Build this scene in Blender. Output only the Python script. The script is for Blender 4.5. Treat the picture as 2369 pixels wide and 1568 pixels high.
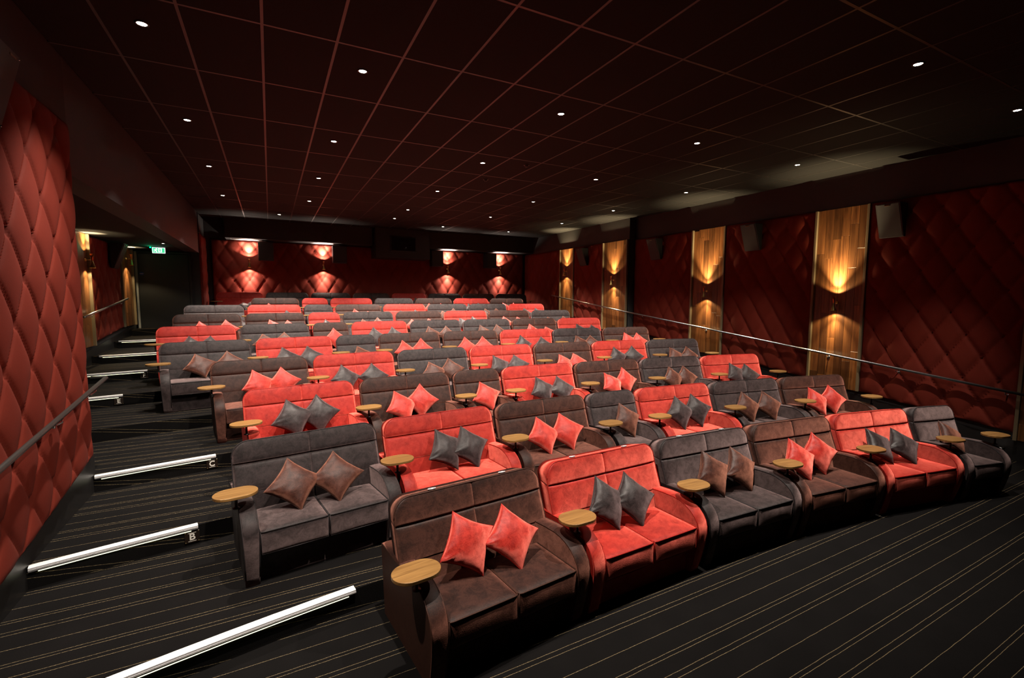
import bpy, bmesh, math, random
from mathutils import Vector, Matrix, noise

for o in list(bpy.data.objects):
    bpy.data.objects.remove(o)
scene = bpy.context.scene
C = scene.collection
random.seed(7)
PI = math.pi

# ------------------------------------------------------------------ camera, world, exposure
cam_data = bpy.data.cameras.new('camera')
cam_data.sensor_width = 36.0
cam_data.sensor_fit = 'HORIZONTAL'
cam_data.lens = 16.4647
cam_data.clip_start = 0.02
cam_data.clip_end = 100
cam = bpy.data.objects.new('camera', cam_data)
C.objects.link(cam)
RM = Matrix(((0.88931313, 0.03783962, -0.45573053), (-0.45728518, 0.08126536, -0.88559935), (0.00352436, 0.99597395, 0.08957385)))
cam.matrix_world = Matrix.Translation((0.57565, -4.67917, 2.35203)) @ RM.to_4x4()
scene.camera = cam

world = bpy.data.worlds.new('world')
scene.world = world
world.use_nodes = True
world.node_tree.nodes['Background'].inputs[0].default_value = (0.0, 0.0, 0.0, 1)
world.node_tree.nodes['Background'].inputs[1].default_value = 0.0

vs = scene.view_settings
vs.view_transform = 'Standard'
vs.look = 'None'
vs.gamma = 1.0
vs.exposure = 0.0
vs.use_curve_mapping = False

scene.cycles.max_bounces = 3
scene.cycles.diffuse_bounces = 2
scene.cycles.glossy_bounces = 3
scene.cycles.transmission_bounces = 2
scene.cycles.caustics_reflective = False
scene.cycles.caustics_refractive = False

DOWN_W = 1020.0          # watts of each recessed downlight
DOWN_CONE = [84, 106, 106, 106, 60]   # degrees, by column from left to right
DOWN_COL = (1.0, 0.88, 0.76)
SC_WIDE_W, SC_NARROW_W = 28.0, 300.0
SC_COL = (1.0, 0.74, 0.40)

# ------------------------------------------------------------------ place constants (metres)
CEIL = 4.636
XC, YC, R0, PY, PZ = 3.8640, -20.34454, 18.90717, 1.48249, 0.16607   # seating arcs
WL, WS = 1.305, 0.7871
PHI = [-0.105395, -0.148636, -0.137451, -0.147565, -0.170623, -0.171817, -0.161906, -0.15373, -0.102692, -0.127242]
DN = 0.46               # step edge behind the groove line of the row in front of it
XL, XR, XRB = -1.13, 10.15, 9.90
JOG = 6.02
YB = 12.27
XLF = -2.60

# ------------------------------------------------------------------ helpers
def tag(o, label=None, cat=None, group=None, kind=None):
    if label: o['label'] = label
    if cat: o['category'] = cat
    if group: o['group'] = group
    if kind: o['kind'] = kind
    return o

def empty(name, loc=(0, 0, 0), rz=0.0):
    o = bpy.data.objects.new(name, None)
    o.empty_display_size = 0.1
    C.objects.link(o)
    o.location = loc
    o.rotation_euler = (0, 0, rz)
    return o

def link(name, me, parent=None, loc=None, rot=None):
    o = bpy.data.objects.new(name, me)
    C.objects.link(o)
    if parent is not None: o.parent = parent
    if loc is not None: o.location = loc
    if rot is not None: o.rotation_euler = rot
    return o

def mk(name, verts, faces, mat, smooth=False):
    me = bpy.data.meshes.new(name)
    me.from_pydata([tuple(v) for v in verts], [], faces)
    if mat is not None: me.materials.append(mat)
    if smooth:
        me.polygons.foreach_set('use_smooth', [True] * len(me.polygons))
    me.update()
    return me

def bm_mesh(name, bm, mat, smooth=False):
    bmesh.ops.recalc_face_normals(bm, faces=bm.faces)
    me = bpy.data.meshes.new(name)
    bm.to_mesh(me)
    bm.free()
    if mat is not None: me.materials.append(mat)
    if smooth:
        me.polygons.foreach_set('use_smooth', [True] * len(me.polygons))
    return me

def box_mesh(name, x0, x1, y0, y1, z0, z1, mat, bevel=0.0, seg=2, smooth=False):
    bm = bmesh.new()
    r = bmesh.ops.create_cube(bm, size=1.0)
    for v in bm.verts:
        v.co = Vector(((x0 + x1) / 2 + v.co.x * (x1 - x0), (y0 + y1) / 2 + v.co.y * (y1 - y0), (z0 + z1) / 2 + v.co.z * (z1 - z0)))
    if bevel > 0:
        bmesh.ops.bevel(bm, geom=list(bm.edges), offset=bevel, segments=seg, affect='EDGES', profile=0.5)
    return bm_mesh(name, bm, mat, smooth)

def add_tube(V, F, pts, rad, n=6, closed=False):
    """append a tube along pts to vertex and face lists"""
    pts = [Vector(p) for p in pts]
    m = len(pts)
    base = len(V)
    ref = Vector((0, 0, 1))
    prev = None
    for i, p in enumerate(pts):
        if closed: t = (pts[(i + 1) % m] - pts[(i - 1) % m])
        else: t = pts[min(i + 1, m - 1)] - pts[max(i - 1, 0)]
        t = t.normalized() if t.length > 1e-9 else Vector((1, 0, 0))
        if prev is None:
            a = t.cross(ref)
            if a.length < 0.05: a = t.cross(Vector((1, 0, 0)))
            a.normalize()
        else:
            a = prev - t * prev.dot(t)
            a = a.normalized() if a.length > 1e-6 else t.orthogonal().normalized()
        prev = a
        b = t.cross(a)
        rr = rad[i] if isinstance(rad, (list, tuple)) else rad
        for k in range(n):
            an = 2 * PI * k / n
            V.append(p + a * (rr * math.cos(an)) + b * (rr * math.sin(an)))
    rows = m if closed else m - 1
    for i in range(rows):
        j = (i + 1) % m
        for k in range(n):
            l = (k + 1) % n
            F.append((base + i * n + k, base + i * n + l, base + j * n + l, base + j * n + k))
    if not closed:
        F.append(tuple(base + k for k in range(n))[::-1])
        F.append(tuple(base + (m - 1) * n + k for k in range(n)))

def tube_mesh(name, pts, rad, mat, n=8, closed=False):
    V, F = [], []
    add_tube(V, F, pts, rad, n, closed)
    return mk(name, V, F, mat, True)

def lathe_mesh(name, prof, mat, n=24, smooth=True):
    V, F = [], []
    for (r, z) in prof:
        for k in range(n):
            V.append((r * math.cos(2 * PI * k / n), r * math.sin(2 * PI * k / n), z))
    for i in range(len(prof) - 1):
        for k in range(n):
            l = (k + 1) % n
            F.append((i * n + k, i * n + l, (i + 1) * n + l, (i + 1) * n + k))
    return mk(name, V, F, mat, smooth)

def prism_mesh(name, poly, axis, a0, a1, mat, bevel=0.0):
    """poly in the two other axes (ascending order), extruded along axis"""
    bm = bmesh.new()
    def P(p, a):
        if axis == 0: return (a, p[0], p[1])
        if axis == 1: return (p[0], a, p[1])
        return (p[0], p[1], a)
    v0 = [bm.verts.new(P(p, a0)) for p in poly]
    v1 = [bm.verts.new(P(p, a1)) for p in poly]
    n = len(poly)
    bm.faces.new(v0)
    bm.faces.new(v1[::-1])
    for i in range(n):
        bm.faces.new((v0[i], v1[i], v1[(i + 1) % n], v0[(i + 1) % n]))
    if bevel > 0:
        bmesh.ops.recalc_face_normals(bm, faces=bm.faces)
        ed = [e for e in bm.edges if len(e.link_faces) == 2 and e.calc_face_angle(0) > 0.6]
        bmesh.ops.bevel(bm, geom=ed, offset=bevel, segments=2, affect='EDGES', profile=0.5)
    return bm_mesh(name, bm, mat)

def text_mesh(name, body, size, mat, depth=0.001):
    cu = bpy.data.curves.new(name, 'FONT')
    cu.body = body
    cu.size = size
    cu.align_x = 'CENTER'
    cu.align_y = 'CENTER'
    cu.extrude = depth
    cu.offset = size * 0.018
    ob = bpy.data.objects.new(name, cu)
    C.objects.link(ob)
    dg = bpy.context.evaluated_depsgraph_get()
    me = bpy.data.meshes.new_from_object(ob.evaluated_get(dg))
    bpy.data.objects.remove(ob)
    bpy.data.curves.remove(cu)
    me.name = name
    me.materials.clear()
    me.materials.append(mat)
    return me

# ------------------------------------------------------------------ materials
def newmat(name):
    m = bpy.data.materials.new(name)
    m.use_nodes = True
    nt = m.node_tree
    return m, nt, nt.nodes['Principled BSDF']

def plain(name, col, rough=0.6, metal=0.0, spec=0.5, noise_amt=0.0, scale=20.0, bump=0.0):
    m, nt, b = newmat(name)
    b.inputs['Base Color'].default_value = (*col, 1)
    b.inputs['Roughness'].default_value = rough
    b.inputs['Metallic'].default_value = metal
    b.inputs['Specular IOR Level'].default_value = spec
    if noise_amt > 0 or bump > 0:
        tc = nt.nodes.new('ShaderNodeTexCoord')
        nz = nt.nodes.new('ShaderNodeTexNoise')
        nz.inputs['Scale'].default_value = scale
        nz.inputs['Detail'].default_value = 5
        nt.links.new(tc.outputs['Object'], nz.inputs['Vector'])
        if noise_amt > 0:
            mx = nt.nodes.new('ShaderNodeMix')
            mx.data_type = 'RGBA'
            mx.inputs[6].default_value = (*[c * (1 - noise_amt) for c in col], 1)
            mx.inputs[7].default_value = (*[min(1, c * (1 + noise_amt)) for c in col], 1)
            nt.links.new(nz.outputs['Fac'], mx.inputs[0])
            nt.links.new(mx.outputs[2], b.inputs['Base Color'])
        if bump > 0:
            bp = nt.nodes.new('ShaderNodeBump')
            bp.inputs['Strength'].default_value = bump
            bp.inputs['Distance'].default_value = 0.01
            nt.links.new(nz.outputs['Fac'], bp.inputs['Height'])
            nt.links.new(bp.outputs['Normal'], b.inputs['Normal'])
    return m

def emit(name, col, strength):
    m, nt, b = newmat(name)
    b.inputs['Base Color'].default_value = (0, 0, 0, 1)
    b.inputs['Emission Color'].default_value = (*col, 1)
    b.inputs['Emission Strength'].default_value = strength
    m.cycles.emission_sampling = 'NONE'
    return m

def velvet(name, dark, light, sheen, sheen_w, rough=0.6, contrast=0.5, scale=13.0, sigma=0.8):
    """crushed velvet: brushed nap patches over a fine weave"""
    m, nt, b = newmat(name)
    N = nt.nodes.new
    L = nt.links.new
    tc = N('ShaderNodeTexCoord')
    oi = N('ShaderNodeObjectInfo')
    off = N('ShaderNodeVectorMath')
    off.operation = 'SCALE'
    off.inputs[3].default_value = 37.0
    cmb = N('ShaderNodeCombineXYZ')
    for i in range(3): L(oi.outputs['Random'], cmb.inputs[i])
    L(cmb.outputs[0], off.inputs[0])
    add = N('ShaderNodeVectorMath')
    L(tc.outputs['Object'], add.inputs[0])
    L(off.outputs[0], add.inputs[1])
    n1 = N('ShaderNodeTexNoise')
    n1.inputs['Scale'].default_value = scale
    n1.inputs['Detail'].default_value = 5
    n1.inputs['Roughness'].default_value = 0.78
    n1.inputs['Distortion'].default_value = 0.6
    L(add.outputs[0], n1.inputs['Vector'])
    n2 = N('ShaderNodeTexNoise')
    n2.inputs['Scale'].default_value = 140
    n2.inputs['Detail'].default_value = 1
    L(add.outputs[0], n2.inputs['Vector'])
    mixf = N('ShaderNodeMath')
    mixf.operation = 'MULTIPLY_ADD'
    L(n2.outputs['Fac'], mixf.inputs[0])
    mixf.inputs[1].default_value = 0.25
    L(n1.outputs['Fac'], mixf.inputs[2])
    ramp = N('ShaderNodeMapRange')
    ramp.inputs['From Min'].default_value = 0.62 - 0.30 * (1.1 - contrast)
    ramp.inputs['From Max'].default_value = 0.62 + 0.30 * (1.1 - contrast)
    L(mixf.outputs[0], ramp.inputs['Value'])
    mx = N('ShaderNodeMix')
    mx.data_type = 'RGBA'
    mx.inputs[6].default_value = (*dark, 1)
    mx.inputs[7].default_value = (*light, 1)
    L(ramp.outputs[0], mx.inputs[0])
    L(mx.outputs[2], b.inputs['Base Color'])
    b.inputs['Roughness'].default_value = rough
    b.inputs['Specular IOR Level'].default_value = 0.25
    bp = N('ShaderNodeBump')
    bp.inputs['Strength'].default_value = 0.25
    bp.inputs['Distance'].default_value = 0.002
    L(n2.outputs['Fac'], bp.inputs['Height'])
    L(bp.outputs['Normal'], b.inputs['Normal'])
    if sheen_w > 0:
        # upright pile: glows where light or view graze the cloth
        sh = N('ShaderNodeBsdfSheen')
        sh.distribution = 'ASHIKHMIN'
        sh.inputs['Roughness'].default_value = sigma
        sm = N('ShaderNodeMix')
        sm.data_type = 'RGBA'
        sm.inputs[6].default_value = (*[c * sheen_w * (1 - 0.6 * contrast) for c in sheen], 1)
        sm.inputs[7].default_value = (*[c * sheen_w for c in sheen], 1)
        L(ramp.outputs[0], sm.inputs[0])
        L(sm.outputs[2], sh.inputs['Color'])
        L(bp.outputs['Normal'], sh.inputs['Normal'])
        ad = N('ShaderNodeAddShader')
        L(b.outputs[0], ad.inputs[0])
        L(sh.outputs[0], ad.inputs[1])
        L(ad.outputs[0], nt.nodes['Material Output'].inputs['Surface'])
    return m

def wood(name, c0, c1, axis=2, scale=3.0, rough=0.4, rnd=0.5, bump=0.1):
    """grain running along one object axis; each board takes its own tone"""
    m, nt, b = newmat(name)
    N = nt.nodes.new
    L = nt.links.new
    tc = N('ShaderNodeTexCoord')
    oi = N('ShaderNodeObjectInfo')
    mp = N('ShaderNodeMapping')
    s = [scale * 14] * 3
    s[axis] = scale * 0.9
    mp.inputs['Scale'].default_value = s
    cmb = N('ShaderNodeCombineXYZ')
    ml = N('ShaderNodeMath')
    ml.operation = 'MULTIPLY'
    ml.inputs[1].default_value = 50
    L(oi.outputs['Random'], ml.inputs[0])
    for i in range(3): L(ml.outputs[0], cmb.inputs[i])
    L(cmb.outputs[0], mp.inputs['Location'])
    L(tc.outputs['Object'], mp.inputs['Vector'])
    n1 = N('ShaderNodeTexNoise')
    n1.inputs['Scale'].default_value = 1.0
    n1.inputs['Detail'].default_value = 4
    n1.inputs['Roughness'].default_value = 0.65
    n1.inputs['Distortion'].default_value = 0.8
    L(mp.outputs[0], n1.inputs['Vector'])
    mr = N('ShaderNodeMapRange')
    mr.inputs['From Min'].default_value = 0.3
    mr.inputs['From Max'].default_value = 0.7
    L(n1.outputs['Fac'], mr.inputs['Value'])
    mx = N('ShaderNodeMix')
    mx.data_type = 'RGBA'
    mx.inputs[6].default_value = (*c0, 1)
    mx.inputs[7].default_value = (*c1, 1)
    L(mr.outputs[0], mx.inputs[0])
    hs = N('ShaderNodeHueSaturation')
    L(mx.outputs[2], hs.inputs['Color'])
    vr = N('ShaderNodeMapRange')
    vr.inputs['To Min'].default_value = 1 - rnd
    vr.inputs['To Max'].default_value = 1 + rnd
    L(oi.outputs['Random'], vr.inputs['Value'])
    L(vr.outputs[0], hs.inputs['Value'])
    L(hs.outputs[0], b.inputs['Base Color'])
    b.inputs['Roughness'].default_value = rough
    bp = N('ShaderNodeBump')
    bp.inputs['Strength'].default_value = bump
    bp.inputs['Distance'].default_value = 0.004
    L(n1.outputs['Fac'], bp.inputs['Height'])
    L(bp.outputs['Normal'], b.inputs['Normal'])
    return m

def carpet_material():
    """near-black loop carpet with beige pin stripes: one single and two pairs per repeat"""
    m, nt, b = newmat('striped_carpet')
    N = nt.nodes.new
    L = nt.links.new
    at = N('ShaderNodeAttribute')
    at.attribute_name = 'weave'
    tc = N('ShaderNodeTexCoord')
    wob = N('ShaderNodeTexNoise')
    wob.inputs['Scale'].default_value = 9
    L(tc.outputs['Object'], wob.inputs['Vector'])
    w1 = N('ShaderNodeMath')
    w1.operation = 'MULTIPLY_ADD'
    L(wob.outputs['Fac'], w1.inputs[0])
    w1.inputs[1].default_value = 0.006
    L(at.outputs['Fac'], w1.inputs[2])
    dv = N('ShaderNodeMath')
    dv.operation = 'DIVIDE'
    dv.inputs[1].default_value = 0.503
    L(w1.outputs[0], dv.inputs[0])
    fr = N('ShaderNodeMath')
    fr.operation = 'FRACT'
    L(dv.outputs[0], fr.inputs[0])
    last = None
    for off in (0.5, 0.5 - 0.300, 0.5 - 0.360, 0.5 + 0.417, 0.5 + 0.340):
        cp = N('ShaderNodeMath')
        cp.operation = 'COMPARE'
        cp.inputs[1].default_value = off
        cp.inputs[2].default_value = 0.0032
        L(fr.outputs[0], cp.inputs[0])
        if last is None: last = cp
        else:
            ad = N('ShaderNodeMath')
            ad.operation = 'MAXIMUM'
            L(last.outputs[0], ad.inputs[0])
            L(cp.outputs[0], ad.inputs[1])
            last = ad
    yarn = N('ShaderNodeTexNoise')
    yarn.inputs['Scale'].default_value = 160
    L(tc.outputs['Object'], yarn.inputs['Vector'])
    yr = N('ShaderNodeMapRange')
    yr.inputs['From Min'].default_value = 0.35
    yr.inputs['From Max'].default_value = 0.6
    yr.inputs['To Min'].default_value = 0.35
    L(yarn.outputs['Fac'], yr.inputs['Value'])
    mu = N('ShaderNodeMath')
    mu.operation = 'MULTIPLY'
    L(last.outputs[0], mu.inputs[0])
    L(yr.outputs[0], mu.inputs[1])
    pile = N('ShaderNodeTexNoise')
    pile.inputs['Scale'].default_value = 3.5
    pile.inputs['Detail'].default_value = 6
    L(tc.outputs['Object'], pile.inputs['Vector'])
    base = N('ShaderNodeMix')
    base.data_type = 'RGBA'
    base.inputs[6].default_value = (0.0026, 0.0023, 0.0023, 1)
    base.inputs[7].default_value = (0.0058, 0.0050, 0.0049, 1)
    L(pile.outputs['Fac'], base.inputs[0])
    mx = N('ShaderNodeMix')
    mx.data_type = 'RGBA'
    L(mu.outputs[0], mx.inputs[0])
    L(base.outputs[2], mx.inputs[6])
    mx.inputs[7].default_value = (0.22, 0.165, 0.09, 1)
    L(mx.outputs[2], b.inputs['Base Color'])
    b.inputs['Roughness'].default_value = 0.95
    b.inputs['Specular IOR Level'].default_value = 0.1
    fine = N('ShaderNodeTexNoise')
    fine.inputs['Scale'].default_value = 220
    L(tc.outputs['Object'], fine.inputs['Vector'])
    bp = N('ShaderNodeBump')
    bp.inputs['Strength'].default_value = 0.5
    bp.inputs['Distance'].default_value = 0.004
    L(fine.outputs['Fac'], bp.inputs['Height'])
    L(bp.outputs['Normal'], b.inputs['Normal'])
    return m

M = {}
M['carpet'] = carpet_material()
M['R'] = velvet('red_velvet', (0.19, 0.0070, 0.0042), (0.35, 0.0180, 0.0105), (1.0, 0.225, 0.165), 1.2, contrast=0.68, sigma=0.57)
M['B'] = velvet('brown_velvet', (0.0105, 0.0030, 0.0018), (0.034, 0.0110, 0.0068), (0.31, 0.126, 0.090), 1.15, contrast=0.68, sigma=0.55)
M['C'] = velvet('charcoal_velvet', (0.0082, 0.0053, 0.0054), (0.0275, 0.0184, 0.0186), (0.240, 0.168, 0.162), 1.15, contrast=0.68, sigma=0.55)
M['sR'] = velvet('red_velvet_shaded', (0.26, 0.010, 0.006), (0.36, 0.018, 0.011), (1, 1, 1), 0.0, contrast=0.4)  # sheenless velvet copies: shade of outer arm sides set by material; also for piping
M['sB'] = velvet('brown_velvet_shaded', (0.030, 0.0105, 0.0065), (0.048, 0.018, 0.011), (1, 1, 1), 0.0, contrast=0.4)
M['sC'] = velvet('charcoal_velvet_shaded', (0.014, 0.0108, 0.0115), (0.022, 0.0175, 0.018), (1, 1, 1), 0.0, contrast=0.4)
M['pR'] = velvet('red_cushion_velvet', (0.22, 0.008, 0.005), (0.42, 0.024, 0.015), (1.0, 0.27, 0.21), 1.1, rough=0.5, contrast=0.65, scale=16, sigma=0.6)
M['pB'] = velvet('brown_cushion_velvet', (0.024, 0.0065, 0.0040), (0.068, 0.022, 0.014), (0.36, 0.155, 0.105), 1.0, rough=0.5, contrast=0.65, scale=16, sigma=0.6)
M['pC'] = velvet('charcoal_cushion_velvet', (0.0085, 0.0057, 0.0059), (0.028, 0.0196, 0.0200), (0.235, 0.172, 0.172), 0.8, rough=0.46, contrast=0.65, scale=16, sigma=0.6)
M['tuft'] = velvet('red_tufted_cloth', (0.120, 0.0120, 0.0050), (0.15, 0.0155, 0.0065), (1.0, 0.4, 0.3), 0.0, rough=0.8, contrast=0.1, scale=2)
M['button'] = plain('red_button_cloth', (0.12, 0.010, 0.005), 0.8)
M['tray_wood'] = wood('oak_tray', (0.155, 0.074, 0.021), (0.30, 0.160, 0.050), axis=0, scale=3.0, rough=0.38, rnd=0.12, bump=0.04)
M['plank'] = wood('walnut_plank', (0.060, 0.021, 0.0065), (0.21, 0.085, 0.026), axis=2, scale=1.3, rough=0.36, rnd=0.55, bump=0.12)
M['black_wall'] = plain('black_painted_wall', (0.020, 0.020, 0.021), 0.75, bump=0.12, scale=60)
M['bulkhead'] = plain('black_textured_bulkhead', (0.030, 0.030, 0.031), 0.6, bump=0.25, scale=90)
M['tile'] = plain('black_ceiling_tile', (0.0082, 0.0082, 0.0081), 0.85, spec=0.25, noise_amt=0.2, scale=40)
M['bar'] = plain('dark_ceiling_bar', (0.022, 0.0195, 0.018), 0.42, spec=0.8)
M['gap'] = plain('ceiling_void_black', (0.004, 0.004, 0.004), 0.9)
M['steel'] = plain('brushed_steel', (0.55, 0.56, 0.57), 0.28, 1.0)
M['rail_dark'] = plain('dark_painted_rail', (0.028, 0.026, 0.024), 0.35, spec=0.6)
M['nosing'] = plain('pale_anodised_nosing', (0.80, 0.80, 0.78), 0.45, 0.15)
M['nosing_lip'] = plain('grey_ribbed_nosing_lip', (0.34, 0.33, 0.35), 0.4, 0.4)
M['led'] = emit('step_led', (1.0, 1.0, 0.62), 2.2)
M['plate'] = plain('dark_brown_letter_plate', (0.012, 0.006, 0.003), 0.45)
M['letter'] = plain('silver_letter', (0.80, 0.76, 0.68), 0.5)
M['black_metal'] = plain('black_metal', (0.012, 0.011, 0.011), 0.4, spec=0.5)
M['brass'] = plain('brass', (0.78, 0.58, 0.22), 0.32, 1.0)
M['copper'] = plain('copper', (0.62, 0.19, 0.07), 0.38, 1.0)
M['bronze_trim'] = plain('bronze_edge_trim', (0.17, 0.13, 0.075), 0.45, 0.0)
M['chrome'] = plain('chrome', (0.85, 0.85, 0.88), 0.12, 1.0)
M['white_ring'] = plain('white_number_print', (0.75, 0.75, 0.78), 0.4)
M['lamp_glow'] = emit('lamp_glow', (1.0, 0.93, 0.78), 40.0)
M['sconce_glow'] = emit('sconce_glow', (1.0, 0.78, 0.42), 6.0)
M['speaker'] = plain('black_speaker_box', (0.014, 0.014, 0.015), 0.55, bump=0.1, scale=150)
M['speaker_grille'] = plain('charcoal_speaker_grille', (0.020, 0.021, 0.022), 0.6, bump=0.3, scale=400)
M['speaker_side'] = plain('grey_speaker_side', (0.060, 0.062, 0.062), 0.55, bump=0.1, scale=200)
M['door'] = plain('black_door_paint', (0.010, 0.011, 0.012), 0.5)
M['door_trim'] = plain('grey_door_trim', (0.36, 0.37, 0.36), 0.4, 0.1)
M['exit_green'] = emit('exit_sign_green', (0.05, 0.62, 0.26), 1.3)
M['exit_white'] = emit('exit_sign_white', (0.85, 1.0, 0.92), 2.2)
M['green_led'] = emit('green_indicator', (0.0, 1.0, 0.30), 60.0)
M['blue_sign'] = plain('blue_sign', (0.03, 0.07, 0.30), 0.4)
M['white_paint'] = plain('white_plastic', (0.6, 0.6, 0.6), 0.4)
M['glass_dark'] = plain('dark_port_glass', (0.006, 0.007, 0.008), 0.05)

# ------------------------------------------------------------------ floor: front floor and nine curved tiers
XA, XB = -2.80, 10.45

def arc_y(k, x):
    """y of the front edge of tier k (k >= 1) at x"""
    r = R0 + (k - 1) * PY + DN
    return YC + math.sqrt(r * r - (x - XC) ** 2)

def weave_attr(me, ztop, phase):
    a = me.attributes.new('weave', 'FLOAT', 'POINT')
    a.data.foreach_set('value', [v.co.y - 0.0125 * v.co.x + (v.co.z - ztop) + phase for v in me.vertices])

def floor_piece(k, ya=None):
    n = 40
    V, F = [], []
    z = k * PZ
    for i in range(n + 1):
        x = XA + (XB - XA) * i / n
        yf = -9.0 if k == 0 else arc_y(k, x)
        yb = YB + 0.2 if k == 9 else arc_y(k + 1, x) + 0.03
        V += [(x, yf, z - PZ if k else z - 0.2), (x, yf, z), (x, yb, z), (x, yb, z - (PZ if k else 0.2))]
    for i in range(n):
        a, b = i * 4, i * 4 + 4
        F += [(a, b, b + 1, a + 1), (a + 1, b + 1, b + 2, a + 2), (a + 2, b + 2, b + 3, a + 3)]
    me = mk('floor', V, F, M['carpet'])
    # stripe phase: a single stripe lies on y' = -2.446 on the front floor and -0.331 on the tiers
    weave_attr(me, z, (2.446 if k == 0 else 0.327) + 0.503 * 0.5)
    return tag(link('floor', me), 'black carpet with beige pin stripes' + (' on the front floor' if k == 0 else ''), None, None, 'structure')

for k in range(10):
    floor_piece(k)

# ------------------------------------------------------------------ room shell
def struct(name, me, label=None):
    return tag(link(name, me), label, None, None, 'structure')

def sbox(name, x0, x1, y0, y1, z0, z1, mat, label=None):
    return struct(name, box_mesh(name, x0, x1, y0, y1, z0, z1, mat), label)

sbox('wall_left', XL - 0.25, XL, -9, 1.52, -0.2, CEIL + 0.3, M['black_wall'])
sbox('wall_left', XLF - 0.2, XLF, 1.52, 11.1, -0.2, CEIL, M['black_wall'])
sbox('wall_left', XL - 0.20, XL, 10.90, YB, 0, CEIL, M['black_wall'])
sbox('trim_1', XL - 0.30, XL, 1.52, 11.1, 3.535, CEIL + 0.3, M['bulkhead'], 'black downstand beam above the left recess')
sbox('wall_right', XR, XR + 0.2, -9, JOG + 0.2, -0.2, CEIL + 0.3, M['bulkhead'])
sbox('wall_right', XRB, XRB + 0.2, JOG, YB + 0.2, -0.2, CEIL + 0.3, M['bulkhead'])
sbox('wall_back', XL - 0.2, XRB + 0.2, YB, YB + 0.2, 0, CEIL + 0.3, M['black_wall'])
sbox('wall_front', XL - 0.25, XR + 0.2, -9.2, -9.0, -0.2, CEIL + 0.3, M['black_wall'])
sbox('trim_2', -0.55, 3.70, 11.65, YB, 4.07, CEIL, M['black_wall'], 'black bulkhead above the left of the back wall')
sbox('trim_3', 5.66, XRB, 11.65, YB, 4.07, CEIL, M['black_wall'], 'black bulkhead above the right of the back wall')
sbox('ceiling', XLF, XL - 0.3, 1.52, 11.1, 3.54, 3.70, M['tile'], 'low dark ceiling over the left recess')
# projection box
pb = empty('projection_box', (4.68, 11.75, 3.65))
tag(pb, 'black projection box hanging in the middle of the back wall', 'box')
link('casing', box_mesh('casing', -0.93, 0.93, -0.35, 0.48, 0, CEIL - 3.65, M['speaker'], 0.01), pb)
pw = link('port_frame', box_mesh('port_frame', -0.45, 0.45, -0.37, -0.345, 0.22, 0.72, M['black_metal'], 0.005), pb)
link('port_glass', box_mesh('port_glass', -0.40, 0.40, -0.378, -0.368, 0.26, 0.68, M['glass_dark']), pw)
# dark skirtings under the panels
def skirt(name, x0, x1, pts, h):
    poly = [(y, z) for y, z in pts] + [(y, z - h) for y, z in reversed(pts)]
    return struct(name, prism_mesh(name, poly, 0, x0, x1, M['black_metal']))
skirt('baseboard_left', XL, XL + 0.02, [(-9, 0.16), (-2.2, 0.16), (1.50, 0.72)], 0.75)
skirt('baseboard_right', XR - 0.02, XR, [(-9, 0.16), (-3.0, 0.20), (JOG, 1.33)], 0.9)
skirt('baseboard_right', XRB - 0.02, XRB, [(JOG, 1.33), (YB, 2.05)], 0.9)
skirt('baseboard_left', XLF, XLF + 0.02, [(1.52, 0.80), (10.9, 1.62)], 0.9)

# ------------------------------------------------------------------ suspended ceiling
GY = 1.2188
ceil_root = struct('ceiling', box_mesh('ceiling', XL, XR, -9.0, 11.66, CEIL + 0.02, CEIL + 0.25, M['gap']), 'suspended black tile ceiling with thin grid')
xs = [XL] + [0.6 * i for i in range(-1, 17)] + [XR]
ys = [GY * j for j in range(-5, 10)] + [11.65]
tile_cache = {}
for a in range(len(xs) - 1):
    for b in range(len(ys) - 1):
        w, d = xs[a + 1] - xs[a], ys[b + 1] - ys[b]
        key = (round(w, 3), round(d, 3))
        if key not in tile_cache:
            tile_cache[key] = box_mesh('tile', -w / 2 + 0.010, w / 2 - 0.010, -d / 2 + 0.010, d / 2 - 0.010, 0.0, 0.015, M['tile'], 0.004, 1)
        link('tile', tile_cache[key], ceil_root, ((xs[a] + xs[a + 1]) / 2, (ys[b] + ys[b + 1]) / 2, CEIL))
for x in xs[1:-1]:
    link('grid_bar', box_mesh('grid_bar', x - 0.012, x + 0.012, ys[0], 11.65, CEIL - 0.002, CEIL + 0.012, M['bar']), ceil_root)
cross = box_mesh('grid_bar', XL, XR, -0.012, 0.012, CEIL - 0.0015, CEIL + 0.012, M['bar'])
for y in ys[1:-1]:
    link('grid_bar', cross, ceil_root, (0, y, 0))

# ------------------------------------------------------------------ tufted wall panels
TU, TV = 0.42, 0.67
button_me = lathe_mesh('button', [(0.0, 0.014), (0.008, 0.0125), (0.015, 0.007), (0.018, 0.0), (0.018, -0.006)], M['button'], 10)

def tuft_h(u, v, H, q):
    a = u / TU + v / TV
    b = u / TU - v / TV
    da = abs(a - round(a))
    db = abs(b - round(b))
    k = TU * TV / math.hypot(TU, TV)         # metres per unit across the creases
    ma, mb = da * k, db * k
    h = H * (1 - math.exp(-ma / 0.04)) * (1 - math.exp(-mb / 0.04)) + 0.010 * math.sin(PI * (a - math.floor(a))) * math.sin(PI * (b - math.floor(b)))
    h -= 0.016 * (math.exp(-(ma / 0.008) ** 2) + math.exp(-(mb / 0.008) ** 2))
    h -= 0.022 * math.exp(-(ma * ma + mb * mb) / 0.0010)
    return h

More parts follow.
